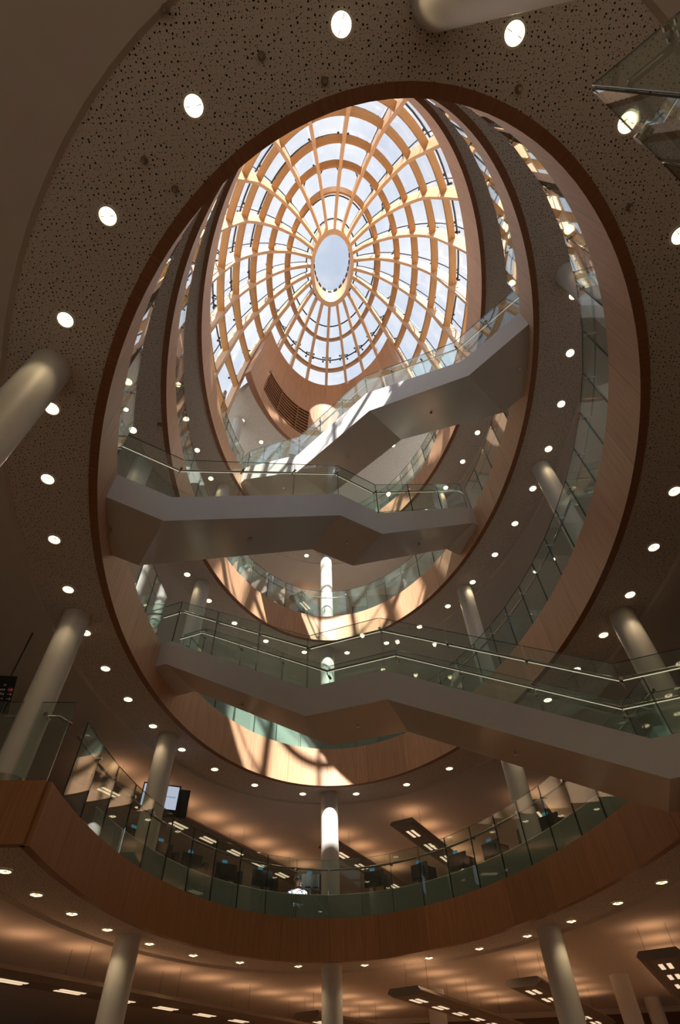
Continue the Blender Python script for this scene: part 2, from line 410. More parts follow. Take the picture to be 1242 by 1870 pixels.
# third floor: partition with narrow glazed slots beside the centre column
PY = 17.9
wall('wall_back', cxw, PY + .1, WX1 - WX0, .2, TOP[3], 14.2, 'wall'); wall('wall_back', cxw, PY + .1, WX1 - WX0, .2, 16.3, SOF[4] - .05, 'wall')
for x0, x1 in ((WX0, -1.95), (-1.35, .35), (.95, WX1)): wall('wall_back', (x0 + x1) / 2, PY + .1, x1 - x0, .2, 14.2, 16.3, 'wall')
for wi, (x0, x1) in enumerate(((-1.95, -1.35), (.35, .95))):
    w = MB()
    for x in (x0, x1): w.box((x, PY + .1, 15.25), (.06, .22, 2.1))
    for z in (14.23, 14.9, 16.27): w.box(((x0 + x1) / 2, PY + .1, z), (x1 - x0, .22, .06))
    wo = struct(w.build('window_%d' % (wi + 1), M['dark']))
    g = MB(); g.box(((x0 + x1) / 2, PY + .1, 15.25), (x1 - x0 - .04, .02, 2.05)); g.build('pane', M['winglass'], wo)
wall('wall_back', cxw, WY1 + .1, WX1 - WX0, .2, SOF[3], TOP[3] + 1, 'wall')
glazed('window_25', (WX0, WY1 + .05), (WX1, WY1 + .05), TOP[3] + 1, SOF[4])
# top floor: roof slab over the far half, back and sides glazed to add daylight
KR5, TR5 = .82, 64.5
ts, s0, s1 = arc_ts(-TR5 + 2, TR5 - 2, .29)
def rect_from(p, n):
    best = 1e9
    for a, d, lo, hi in ((p.x, n.x, WX0, WX1), (p.y, n.y, WY0, WY1)):
        if abs(d) > 1e-6: best = min(best, ((hi if d > 0 else lo) - a) / d)
    return p + n * best
inn = [ep(t, 0, SOF[5], KR5) for t in ts]; oo = [rect_from(ep(t, 0, SOF[5], KR5), (ep(t) - Vector((CX, CY, 0))).normalized()) for t in ts]
m = MB(); m.grid([inn, oo], flip=True); m.grid([[p + Vector((0, 0, .5)) for p in inn], [p + Vector((0, 0, .5)) for p in oo]])
m.grid([oo, [p + Vector((0, 0, .5)) for p in oo]], flip=True)
struct(m.build('ceiling', M['perf']))
glazed('window_20', (WX0, WY1 + .05), (WX1, WY1 + .05), TOP[4], SOF[5])
for q_, sgn in enumerate((-1, 1)):
    p = oo[0] if sgn < 0 else oo[-1]; a = ep(sgn * TR5, .45)
    glazed('window_%d' % (21 + q_), (a.x, a.y), (p.x, p.y), TOP[4], SOF[5])
    glazed('window_%d' % (23 + q_), (p.x, p.y + .1), (p.x, WY1), TOP[4], SOF[5])
# ------------------------------------------------------------------ balustrades on the rings
NP = 48; STEP = PER / NP
def clamp_mesh():
    m = MB()
    m.tube([(-.05, 0, 0), (.115, 0, 0)], .012, 8)          # spigot through the glass towards the rail
    m.tube([(-.05, 0, 0), (-.03, 0, 0)], .026, 12)         # outer button
    m.tube([(.115, 0, -.01), (.135, 0, .05)], .012, 6)
    return m
CLAMP = None
def balustrade(k, idx, label, zt=None):
    """idx: panel numbers (panel i spans arc i*STEP..(i+1)*STEP)"""
    global CLAMP
    z = TOP[k]; mid = ep(0, 0, z)
    th = thing('glass_balustrade', label, 'balustrade', (mid.x, mid.y, z))
    first = True
    for i in idx:
        a, b = ep(t_of_s(i * STEP + .008), -.06), ep(t_of_s((i + 1) * STEP - .008), -.06)
        m = MB(); m.slab(a, b, .02, z - .03, z + 1.15, mi=0, edge_mi=1)
        m.build('glass_panel', [M['glass'], M['edge']], th)
    # handrail runs, one per unbroken stretch
    runs = []; 
    for i in idx:
        if runs and runs[-1][-1] == i - 1: runs[-1].append(i)
        else: runs.append([i])
    for r in runs:
        full = len(r) >= NP
        pts = []
        n = len(r) * 4
        for j in range(n + 1):
            s = r[0] * STEP + .1 + (len(r) * STEP - .2) * j / n
            pts.append(ep(t_of_s(s), .075, z + .99))
        m = MB(); m.tube(pts, .024, 10); m.build('handrail', M['rail'], th, smooth=True)
        for i in r[1:]:
            t = t_of_s(i * STEP); p = ep(t, -.06, z + .93)
            if CLAMP is None:
                c = clamp_mesh().build('bracket', M['steel'], smooth=True); CLAMP = c
            else: c = dup(CLAMP)
            c.parent = th; n_ = en(t); c.location = p - Vector(th.location); c.rotation_euler = (0, 0, math.atan2(n_.y, n_.x))
    return th
def sidx(t0, t1, gaps=()):
    i0 = int(math.ceil((s_of_t(t0) - (PER if t0 < 0 else 0)) / STEP - .01)); i1 = int(math.floor((s_of_t(t1) if t1 < 180 else PER / 2) / STEP + .01))
    out = []
    for i in range(i0, i1):
        tm = t_of_s((i + .5) * STEP); tm = (tm + 180) % 360 - 180
        if any(a < tm < b for a, b in gaps): continue
        out.append(i)
    return out
balustrade(1, sidx(-88, 97), 'glass balustrade along the lowest and darkest timber ring, computers behind it')
balustrade(2, sidx(-180, 180, [(-107, -91), (-71, -58)]), 'glass balustrade around the second timber ring, between the two lower stairs')
balustrade(3, sidx(-180, 180, [(57, 73), (103, 119)]), 'glass balustrade around the third timber ring, lit column behind its middle')
balustrade(4, sidx(-76, 84, [(-53, -39)]), 'glass balustrade on the highest timber ring, under the louvred roof edge')
# curved frosted desk screens just behind the glass
def screen_ring(k, t0, t1, h, label, off=.13):
    i = sidx(t0, t1); z = TOP[k]
    c = ep(t_of_s((i[0] + len(i) / 2) * STEP), off, z)
    th = thing('frosted_screen', label, 'screen', c)
    for q in i:
        m = MB(); a, b = ep(t_of_s(q * STEP + .004), off), ep(t_of_s((q + 1) * STEP - .004), off)
        m.slab(a, b, .016, z, z + h); m.build('frosted_panel', M['frost'], th)
    ts, _, _ = arc_ts(t_of_s(i[0] * STEP) - 360 if t_of_s(i[0] * STEP) > 180 else t_of_s(i[0] * STEP), t_of_s((i[-1] + 1) * STEP), .2)
    m = MB(); m.tube([ep(t, off, z + h) for t in ts], .014, 6); m.build('top_rail', M['rim'], th)
screen_ring(1, -76, 90, .49, 'curved grey green frosted screen below the row of black computers')
screen_ring(2, -62, 48, .62, 'curved teal frosted screen behind the second ring, partly sunlit')
screen_ring(4, 8, 84, .60, 'curved teal frosted screen on the highest ring, right of the upper stair')

# ------------------------------------------------------------------ columns
COLS = {'centre': (-.65, 15.25), 'left far': (-4.17, 11.68), 'right far': (3.68, 12.45), 'left': (-4.70, 7.28), 'right': (5.08, 7.95),
        'left near': (-3.36, 2.67), 'right near': (4.62, 3.32), 'near': (1.0, -.37)}
def column(key, z0, z1, label):
    x, y = COLS[key]; r = .225
    th = thing('round_column', label, 'column', (x, y, z0))
    m = MB(); n = 40
    zs = [z0, z0 + .02, z1 - .3, z1]
    m.grid([[(x + r * math.cos(2 * math.pi * i / n), y + r * math.sin(2 * math.pi * i / n), z) for i in range(n)] for z in zs], closed=True, flip=False)
    m.build('shaft', M['column'], th, smooth=True)
    m = MB(); m.tube([(x, y, z0), (x, y, z0 + .1)], r + .012, 40); m.build('base_ring', M['steel'], th, smooth=True)
FN = {1: 'on the dark computer floor', 2: 'on the second floor up', 3: 'on the third floor up', 4: 'on the top floor'}
column('centre', 0, SOF[1], 'pale round column at the photo bottom, below the middle of the lowest ring')
COLS['left foot'], COLS['right foot'] = (-4.17, 11.9), (3.58, 12.7)
column('left foot', 0, SOF[1], 'pale round column at the photo bottom, left of the middle one')
column('right foot', 0, SOF[1], 'pale round column at the photo bottom, right of the middle one')
column('centre', TOP[1], SOF[2], 'round column half in bright sun, in the middle of the row of computers')
column('left far', TOP[1], SOF[2], 'round column with an information screen hanging just behind it')
column('right far', TOP[1], SOF[2], 'round column under the long lower stair, right of the sunlit one')
column('left', TOP[1], SOF[2], 'wide round column beside the black direction sign')
column('right', TOP[1], SOF[2], 'round column behind the bottom landing of the lowest stair')
column('left near', 0, SOF[2], 'thick near column cut by the left edge of the photo')
column('near', 0, SOF[2], 'thick near column crossing the top edge of the photo')
column('centre', TOP[2], SOF[3], 'sunlit column seen through the lower stair glass, above the second ring')
column('left far', TOP[2], SOF[3], 'column behind the left end of the lowest stair, above the second ring')
column('right far', TOP[2], SOF[3], 'column above the second ring, over the right part of the lowest stair')
column('left', TOP[2], SOF[3], 'column behind the left landing glass of the middle stair')
column('right', TOP[2], SOF[3], 'column on the right behind the second ring glass, warm lit at its top')
column('right near', TOP[2], SOF[3], 'column near the upper right, its top beside the third ring edge')
column('centre', TOP[3], SOF[4], 'brightly sunlit white column above the middle of the third ring')
column('left far', TOP[3], SOF[4], 'column behind the third ring glass, just left of the upper stair foot')
column('right far', TOP[3], SOF[4], 'white column seen through the right end of the middle stair glass')
column('left far', TOP[4], SOF[5], 'white column on the top floor, left of the louvred panel')
for n_, xy in (('brown', (1.9, 18.6)), ('brown2', (6.4, 17.6)), ('brown3', (8.6, 21.6))): COLS[n_] = xy
column('brown', 0, SOF[1], 'shadowed brown column far back, right of the bottom middle column')
column('brown2', 0, SOF[1], 'shadowed brown column far back, left of the wide luminaire at bottom right')
column('brown3', 0, SOF[1], 'pale slim column at the far glass wall, bottom right')

# ------------------------------------------------------------------ stairs
def stair(label, near, width, side, far_len=(0, 0), glass_from=0, mt='white'):
    """near: [(x,y,ztop,zbottom)] along the near edge; side=+1: body lies to the left of the direction of travel"""
    P = [Vector((p[0], p[1], 0)) for p in near]; d = (P[-1] - P[0]).normalized(); n = Vector((-d.y, d.x, 0)) * side
    zt = [p[2] for p in near]; zb = [p[3] for p in near]
    P = [P[0] + d * ((p - P[0]).dot(d)) for p in P]
    Fp = [p + n * width for p in P]
    Fp[0] = Fp[0] - d * far_len[0]; Fp[-1] = Fp[-1] + d * far_len[1]
    base = Vector((P[0].x, P[0].y, min(zb)))
    th = thing('staircase', label, 'staircase', (base.x, base.y, base.z))
    K = len(P)
    for Q, nn in ((P, n * .06), (Fp, -n * .06)):
        m = MB()
        for i in range(K - 1):
            a, b = Q[i], Q[i + 1]; a2, b2 = a + nn, b + nn
            V = lambda p, z: (p.x, p.y, z)
            m.quad(V(a, zb[i]), V(b, zb[i + 1]), V(b, zt[i + 1]), V(a, zt[i]))
            m.quad(V(b2, zb[i + 1]), V(a2, zb[i]), V(a2, zt[i]), V(b2, zt[i + 1]))
            m.quad(V(a, zt[i]), V(b, zt[i + 1]), V(b2, zt[i + 1]), V(a2, zt[i]))
        for i in (0, K - 1):
            a, a2 = Q[i], Q[i] + nn; m.quad(V(a, zb[i]), V(a2, zb[i]), V(a2, zt[i]), V(a, zt[i]))
        m.build('side_panel', M[mt], th)
    m = MB()
    for i in range(K - 1):
        m.quad((P[i].x, P[i].y, zb[i]), (Fp[i].x, Fp[i].y, zb[i]), (Fp[i + 1].x, Fp[i + 1].y, zb[i + 1]), (P[i + 1].x, P[i + 1].y, zb[i + 1]))
    m.build('underside', M['soffit_paint'], th)
    m = MB(); i2 = n * .06
    for i in range(K - 1):
        L = (P[i + 1] - P[i]).length; dz = zt[i + 1] - zt[i]
        ns = max(1, int(round(abs(dz) / .165)))
        for j in range(ns):
            a, b = P[i].lerp(P[i + 1], j / ns), P[i].lerp(P[i + 1], (j + 1) / ns)
            fa, fb = Fp[i].lerp(Fp[i + 1], j / ns), Fp[i].lerp(Fp[i + 1], (j + 1) / ns)
            z = zt[i] + dz * (j + (0 if dz < 0 else 0)) / ns - .12 + min(0, dz / ns) * 1.0
            m.quad((a.x + i2.x, a.y + i2.y, z), (b.x + i2.x, b.y + i2.y, z), (fb.x - i2.x, fb.y - i2.y, z), (fa.x - i2.x, fa.y - i2.y, z))
            if ns > 1:
                z2 = z + dz / ns; m.quad((b.x + i2.x, b.y + i2.y, z), (b.x + i2.x, b.y + i2.y, z2), (fb.x - i2.x, fb.y - i2.y, z2), (fb.x - i2.x, fb.y - i2.y, z))
    m.build('steps', M['carpet'], th)
    # glass, posts and rails on either side
    for Q, nn, rs in ((P, n * .03, n * .15), (Fp, -n * .03, -n * .15)):
        rail = []
        for i in range(K - 1):
            L = (Q[i + 1] - Q[i]).length
            if L < .25: continue
            np_ = max(1, int(round(L / 1.05)))
            for j in range(np_):
                f0, f1 = j / np_, (j + 1) / np_; g = .009 / L
                a, b = Q[i].lerp(Q[i + 1], f0 + g) + nn, Q[i].lerp(Q[i + 1], f1 - g) + nn
                za, zb_ = zt[i] + (zt[i + 1] - zt[i]) * (f0 + g), zt[i] + (zt[i + 1] - zt[i]) * (f1 - g)
                m = MB(); m.slab(a, b, .02, za - .1, za + 1.12, zb_ - .1, zb_ + 1.12, mi=0, edge_mi=1)
                m.build('glass_panel', [M['glass'], M['edge']], th)
                if j > 0 or i > 0:
                    q = Q[i].lerp(Q[i + 1], f0); zq = zt[i] + (zt[i + 1] - zt[i]) * f0
                    m = MB(); e = nn.normalized()
                    c0 = q + nn; c0 = Vector((c0.x, c0.y, zq + .86))
                    m.tube([c0 - e * .04, c0 + e * .12], .013, 8); m.tube([c0 - e * .045, c0 - e * .02], .027, 12); m.tube([c0 + e * .015, c0 + e * .035], .026, 12); m.tube([c0 + e * .12, c0 + e * .12 + Vector((0, 0, .06))], .012, 6)
                    m.build('bracket', M['steel'], th, smooth=True)
        for i in range(K):
            q = Q[i] + rs; rail.append(Vector((q.x, q.y, zt[i] + .93)))
        m = MB(); m.tube(rail, .024, 10); m.build('handrail', M['rail'], th, smooth=True)
        m = MB(); m.tube([p + Vector((0, 0, -.027)) for p in rail], .007, 6); m.build('rail_light', M['raillight'], th)
    # sprinkler heads on the underside
    for i in range(K - 1):
        if (P[i + 1] - P[i]).length < 1.0: continue
        c = (P[i] + P[i + 1] + Fp[i] + Fp[i + 1]) / 4; z = (zb[i] + zb[i + 1]) / 2
        m = MB(); m.cyl((c.x, c.y, z - .05), .012, .05, 8); m.cyl((c.x, c.y, z - .06), .035, .01, 10); m.build('sprinkler', M['steel'], th)
    return th
M['raillight'] = emit('rail_glow', (1.0, .84, .60), .75)
F1, F2, F3, F4 = 4.76, 8.60, 13.23, 17.85
stair('long white staircase from the second ring down to the lowest, across the lower right',
      [(-4.25, 9.57, F2, F2 - .55), (-3.76, 9.39, F2, F2 - .56), (-.72, 8.36, 6.68, 6.16), (.62, 7.85, 6.66, 6.12), (3.82, 6.73, F1, F1 - .5), (6.6, 5.73, F1, F1 - .5)], 1.15, 1, (.1, 0))
stair('white staircase in the middle, from the second ring up to the third',
      [(-3.68, 4.86, F2, F2 - .58), (-2.80, 5.47, F2, F2 - .60), (.02, 7.36, 10.9, 10.17), (.89, 8.05, 10.9, 10.2), (3.70, 9.93, F3, F3 - .7), (3.86, 10.04, F3, F3 - .7)], 1.18, 1, (.5, .3))
stair('highest white staircase, its side partly sunlit, just below the glass dome',
      [(4.30, 4.25, F3, F3 - .66), (3.06, 5.51, F3, F3 - .74), (.83, 7.28, 15.54, 14.52), (-1.28, 9.38, 15.54, 14.62), (-3.41, 11.43, F4, F4 - .75), (-3.85, 11.86, F4, F4 - .75)], 1.35, -1, (0, .3))

# ------------------------------------------------------------------ dome
PROF = [(.225, 28.05), (.30, 27.98), (.46, 27.45), (.63, 26.3), (.765, 25.0), (.885, 23.4), (.96, 21.5), (1.015, 19.7), (1.04, 18.5)]
def prof(f):
    """smooth profile, f in knots"""
    i = max(0, min(len(PROF) - 2, int(f))); u = f - i
    p = [PROF[max(0, min(len(PROF) - 1, i + q))] for q in (-1, 0, 1, 2)]
    return tuple(.5 * (2 * p[1][c] + (p[2][c] - p[0][c]) * u + (2 * p[0][c] - 5 * p[1][c] + 4 * p[2][c] - p[3][c]) * u * u + (3 * p[1][c] - p[0][c] - 3 * p[2][c] + p[3][c]) * u ** 3) for c in (0, 1))
SLIM = [0, .03, .055, .08, .078, .065, .045, .015, 0, 0]
def slim(f):
    i = int(f); return SLIM[i] + (SLIM[min(i + 1, 9)] - SLIM[i]) * (f - i)
def dome_pt(t, f, off=0.0):
    r, z = prof(f); r0, z0 = prof(max(0, f - .05)); r1, z1 = prof(min(len(PROF) - 1, f + .05))
    g = math.cos(math.radians(t)) ** 2
    r *= 1 - g * slim(f); r0 *= 1 - g * slim(max(0, f - .05)); r1 *= 1 - g * slim(min(len(PROF) - 1, f + .05))
    p = ep(t, 0, 0, 1.0) - Vector((CX, CY, 0)); Lr = p.length; e = p / Lr
    dr, dz = (r1 - r0) * Lr, z1 - z0; l = math.hypot(dr, dz)
    return Vector((CX, CY, 0)) + e * (r * Lr + -dz / l * off) + Vector((0, 0, z + dr / l * off))
dome = thing('glass_dome', 'elliptical glass dome of timber ribs and rings over the whole atrium', 'dome', (CX, CY, TOP[4]))
RT = [t_of_s(i * PER / 24) for i in range(24)]
RIB_D = .42
FCUT = 3.75                      # far ribs stop at the louvred roof edge
def is_far(t): 
    a = (t + 180) % 360 - 180; return abs(a) < TR5
for t in RT:
    fmax = FCUT if is_far(t) else len(PROF) - 1
    n = 30; w = .062
    p = ep(t) - Vector((CX, CY, 0)); e = p.normalized(); tg = Vector((-e.y, e.x, 0)) * w
    m = MB(); A_, B_, C_, D_ = [], [], [], []; S = [0]
    for j in range(n + 1):
        f = fmax * j / n; i_, o_ = dome_pt(t, f, 0), dome_pt(t, f, RIB_D)
        A_.append(i_ - tg); B_.append(i_ + tg); C_.append(o_ + tg); D_.append(o_ - tg)
        if j: S.append(S[-1] + (A_[-1] - A_[-2]).length)
    for r0, r1, h in ((A_, B_, .12), (B_, C_, RIB_D), (C_, D_, .12), (D_, A_, RIB_D)):
        m.grid([r0, r1], uvs=[[(s, 0) for s in S], [(s, h) for s in S]])
    m.quad(A_[-1], B_[-1], C_[-1], D_[-1])
    rb = m.build('rib', M['rib'], dome)
    # glass clamps along the rib
    for f in (2.5, 3.5, 4.5, 5.5, 6.5, 7.4):
        if f > fmax - .2: continue
        m = MB()
        for sgn in (-1, 1):
            for df in (-.06, .06):
                a = dome_pt(t, f, RIB_D) + tg * sgn; b = dome_pt(t, f + df, RIB_D + .28) + tg * sgn * 3.0
                m.tube([a, b], .02, 5); m.tube([b, b + (dome_pt(t, f, 1) - dome_pt(t, f, 0)) * .05], .045, 8)
        m.build('glass_clamp', M['dark'], rb)
# rings between the ribs
for hi, f in enumerate((2, 3, 4, 5, 6, 7)):
    m = MB()
    for q in range(24):
        t0, t1 = RT[q], RT[(q + 1) % 24]
        if t1 < t0: t1 += 360
        if f > 3.4 and is_far((t0 + t1) / 2): continue
        n = 6; rows = [[], [], [], []]; S = []
        s0 = s_of_t(t0)
        for j in range(n + 1):
            t = t0 + (t1 - t0) * j / n; S.append(s0 + PER / 24 * j / n)
            for rr, (df, o_) in zip(rows, ((-.0, .03), (.0, .03), (.0, .36), (-.0, .36))): pass
            a = dome_pt(t, f, .03); c = dome_pt(t, f, .28)
            tv = (dome_pt(t, f + .05, .03) - dome_pt(t, f - .05, .03)).normalized() * .06
            rows[0].append(a - tv); rows[1].append(a + tv); rows[2].append(c + tv); rows[3].append(c - tv)
        for x, y, h in ((0, 1, .12), (1, 2, .34), (2, 3, .12), (3, 0, .34)):
            m.grid([rows[x], rows[y]], uvs=[[(s, 0) for s in S], [(s, h) for s in S]])
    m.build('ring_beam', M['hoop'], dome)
# glazing: boxes per pane, one mesh per course, and the dark joints
for f0, f1 in ((.6, 1.5), (1.5, 2.5), (2.5, 3.5), (3.5, 4.5), (4.5, 5.5), (5.5, 6.5), (6.5, 7.4), (7.4, 8)):
    m = MB(); jm = MB()
    for q in range(24):
        t0, t1 = RT[q], RT[(q + 1) % 24]
        if t1 < t0: t1 += 360
        far = is_far((t0 + t1) / 2)
        if far and f0 > FCUT - .4: continue
        g = .12
        ff1 = min(f1, FCUT) if far else f1
        for h0, h1 in ((t0 + g, (t0 + t1) / 2), ((t0 + t1) / 2, t1 - g)):
            o_ = RIB_D + .34
            p = [dome_pt(h0, f0 + .015, o_), dome_pt(h1, f0 + .015, o_), dome_pt(h1, ff1 - .015, o_), dome_pt(h0, ff1 - .015, o_)]
            u = [dome_pt(h0, f0 + .015, o_ + .02), dome_pt(h1, f0 + .015, o_ + .02), dome_pt(h1, ff1 - .015, o_ + .02), dome_pt(h0, ff1 - .015, o_ + .02)]
            m.box8(p + u)
        jm.tube([dome_pt(t0 + (t1 - t0) * j / 4, f0, RIB_D + .33) for j in range(5)], .034, 5)
        jm.tube([dome_pt(t0, f0 + (ff1 - f0) * j / 3, RIB_D + .33) for j in range(4)], .022, 5)
    g_ = m.build('glass_course', M['domeglass'], dome); jm.build('glazing_joint', M['black'], g_)
# oculus collar
def oc(k, z): return [Vector((*(ep(t, 0, 0, k).xy), z)) for t in range(0, 360, 5)]
m = MB(); rows = [oc(.236, 27.86), oc(.203, 27.86), oc(.203, 29.5), oc(.236, 29.5), oc(.236, 27.86)]
S = [PER * .22 * i / 72 for i in range(73)]
m.grid(rows, closed=True, uvs=[[(s, v) for s in S] for v in (0, .1, 1.7, 1.8, 3.4)])
colr = m.build('oculus_collar', M['rib'], dome)
m = MB()
for i in range(24):
    t = RT[i]; a = ep(t, 0, 29.3, .200); n_ = en(t)
    m.box((a.x, a.y, 29.34), (.06, .2, .22), math.atan2(n_.y, n_.x))
m.build('cap_bracket', M['dark'], colr)
m = MB(); m.poly(oc(.24, 29.55)); m.poly(oc(.24, 29.57)[::-1]); m.build('oculus_pane', M['ocglass'], dome)
m = MB(); m.tube(oc(.232, 29.55) + [oc(.232, 29.55)[0]], .03, 6); m.build('glazing_joint', M['black'], dome)
# ------------------------------------------------------------------ louvred roof edge (inside the far half of the dome)
def edge_pt(t, v, off=0.0):
    """v 0 = bottom edge at the soffit, 1 = top edge at the dome"""
    r0, z0 = KR5, SOF[5] - .05
    rt, zt = prof(3.55); rt *= 1 - math.cos(math.radians(t)) ** 2 * slim(3.55)
    t = ((t + 180) % 360 - 180) * (1 + .05 * (1 - v))
    r = r0 + (rt - r0) * v; z = z0 + (zt - z0) * v
    p = ep(t) - Vector((CX, CY, 0)); Lr = p.length; e = p / Lr
    dr, dz = (rt - r0) * Lr, zt - z0; l = math.hypot(dr, dz)
    return Vector((CX, CY, 0)) + e * (r * Lr + dz / l * off) + Vector((0, 0, z - dr / l * off))
lv = thing('louvred_roof_edge', 'curved timber panel with a louvred grille under the far side of the dome', 'wall panel', tuple(ep(0, 0, SOF[5], KR5)))
ts, s0, s1 = arc_ts(-TR5, TR5, .2); n = len(ts) - 1
S = [s0 + (s1 - s0) * i / n for i in range(n + 1)]
GR = (-52, -14)
def sgn_t(t): return (t + 180) % 360 - 180
m = MB()
def band(v0, v1, keep):
    for i in range(n):
        if not keep(sgn_t((ts[i] + ts[i + 1]) / 2 if abs(ts[i + 1] - ts[i]) < 180 else 0)): continue
        m.quad(edge_pt(ts[i], v0), edge_pt(ts[i + 1], v0), edge_pt(ts[i + 1], v1), edge_pt(ts[i], v1), 0, [(S[i], v0 * 4.5), (S[i + 1], v0 * 4.5), (S[i + 1], v1 * 4.5), (S[i], v1 * 4.5)])
ing = lambda t: GR[0] < t < GR[1] or 14 < t < 52
band(0, .16, lambda t: True); band(.16, .52, lambda t: not ing(t)); band(.52, 1, lambda t: True)
m.grid([[edge_pt(t, 0) for t in ts], [edge_pt(t, 0, .3) for t in ts]], 1)
m.grid([[edge_pt(t, 1) for t in ts], [edge_pt(t, 1, .3) for t in ts]], 0, flip=True)
m.grid([[edge_pt(t, 0, .3) for t in ts], [edge_pt(t, 1, .3) for t in ts]], 0)
for q in (0, n): m.quad(edge_pt(ts[q], 0), edge_pt(ts[q], 0, .3), edge_pt(ts[q], 1, .3), edge_pt(ts[q], 1))
m.build('panel', [M['fascia'], M['lip']], lv, smooth=True)
for lo, hi in (GR, (14, 52)):
    gt = [t for t in ts if lo - 1.5 < sgn_t(t) < hi + 1.5]
    m = MB(); m.grid([[edge_pt(t, .15, .16) for t in gt], [edge_pt(t, .53, .16) for t in gt]]); gv = m.build('grille', M['void'], lv)
    m = MB()
    for j in range(9):
        v = .175 + j * .042
        m.grid([[edge_pt(t, v, .0) for t in gt], [edge_pt(t, v + .022, .02) for t in gt], [edge_pt(t, v + .022, .14) for t in gt], [edge_pt(t, v, .12) for t in gt], [edge_pt(t, v, .0) for t in gt]])
    m.build('louvre', M['louvre'], gv)
    for t in gt[::7]:
        m = MB(); m.tube([edge_pt(t, .16, -.01), edge_pt(t, .52, -.01)], .03, 4); m.build('mullion', M['louvre'], gv)

# ------------------------------------------------------------------ downlights
dl0 = None
def downlight_proto():
    th = thing('downlight', '', 'downlight')
    m = MB(); n = 24
    ring = lambda r, z: [(r * math.cos(2 * math.pi * i / n), r * math.sin(2 * math.pi * i / n), z) for i in range(n)]
    m.grid([ring(.104, -.002), ring(.104, -.016), ring(.086, -.018), ring(.082, -.004)], closed=True); m.build('rim', M['rim'], th, smooth=True)
    m = MB(); m.grid([ring(.083, -.006), ring(.06, -.004), ring(.03, -.004)], closed=True); m.build('reflector', M['lamp'], th)
    m = MB(); m.grid([ring(.03, -.004), ring(.03, -.03)], closed=True); m.tube([(-.07, .03, -.012), (.07, -.03, -.012)], .004, 5); m.poly(ring(.03, -.0301), 1); m.build('lamp_socket', [M['socket'], M['lamp']], th)
    return th
M['socket'] = plain('lamp_socket', (.35, .27, .18), .5)
lamp_data = bpy.data.lights.new('downlight_lamp', 'SPOT'); lamp_data.energy = 11; lamp_data.color = (1.0, .74, .43)
lamp_data.spot_size = math.radians(125); lamp_data.spot_blend = .5; lamp_data.shadow_soft_size = .06
protos = None
RN = {1: 'lowest ring soffit', 2: 'second ring soffit', 3: 'third ring soffit', 4: 'fourth ring soffit', 5: 'top roof soffit'}
def put_downlight(p, label, group):
    global protos
    if protos is None:
        protos = downlight_proto(); o = protos; o.location = p; o['label'] = label
    else: o = dup_tree(protos, p, random.uniform(0, 6.28), label)
    o['group'] = group
    if not any(c.type == 'LIGHT' for c in o.children):
        l = bpy.data.objects.new('lamp', lamp_data); COL.objects.link(l); l.parent = o; l.location = (0, 0, -.05)
DN = 32; DST = PER / DN
DOFF = {1: .48, 2: .55, 3: .68, 4: .72, 5: .2}
def ordinal(i): return ONES[i]
# measured spacing: (position along the ring in 1/32 turns, distance from the rim)
SPACING = {2: [(.59, .54), (1.64, .6), (2.68, .61), (3.71, .59), (4.68, .59), (5.64, .59), (6.62, .58), (7.58, .58), (8.54, .59), (9.5, .58), (10.46, .57), (11.47, .54), (12.48, .52),
               (13.49, .49), (14.52, .47), (15.53, .44), (16.63, .43), (17.72, .47), (18.77, .5), (19.8, .52), (20.81, .5), (21.78, .54), (22.76, .56), (23.71, .55), (24.68, .55),
               (25.62, .55), (26.56, .54), (27.51, .54), (28.49, .53), (29.48, .53), (30.51, .53), (31.54, .51)],
           1: [(.59, .53), (1.66, .61), (2.57, .7), (3.53, .73), (4.46, .74), (5.43, .77), (6.36, .77), (7.3, .77)] + [(i + .5, .6) for i in range(8, 24)] +
              [(24.1, .5), (25.0, .55), (25.88, .58), (26.76, .56), (27.64, .55), (28.62, .52), (29.61, .54), (30.51, .49), (31.52, .45)]}
SPACING[1] = SPACING[1][:24] + SPACING[1][25:] if len(SPACING[1]) > 32 else SPACING[1]
for k, tmin, tmax, lift in ((1, -84, 86, .0), (2, -180, 180, 0), (3, -150, 150, 0), (4, -100, 128, 0)):
    for i in range(DN):
        sp_ = SPACING[k][i] if k in SPACING else (i + .53, DOFF[k])
        t = sgn_t(t_of_s(sp_[0] * DST))
        if not (tmin < t < tmax): continue
        side = 'right' if i < 16 else 'left'; num = i + 1 if i < 16 else DN - i
        put_downlight(ep(t, sp_[1], SOF[k]), '%s round downlight on the %s, counted from the far centre along the %s' % (ordinal(num), RN[k], side), RN[k] + ' downlights')
for num, (x, y, side) in enumerate(((-4.0, 11.63, 'left of the louvred panel, upper one'), (-3.34, 12.75, 'left of the louvred panel, lower one'), (2.52, 13.24, 'right of the upper stair'))):
    q = Vector((x, y, SOF[5])); put_downlight(q, 'round downlight on the top roof soffit, ' + side, 'top roof soffit downlights')
# sprinkler roses on the near soffit
SPR = [(305, 17), (478, 102), (593, 148), (264, 292), (320, 345), (947, 162), (1149, 378), (292, 775)]
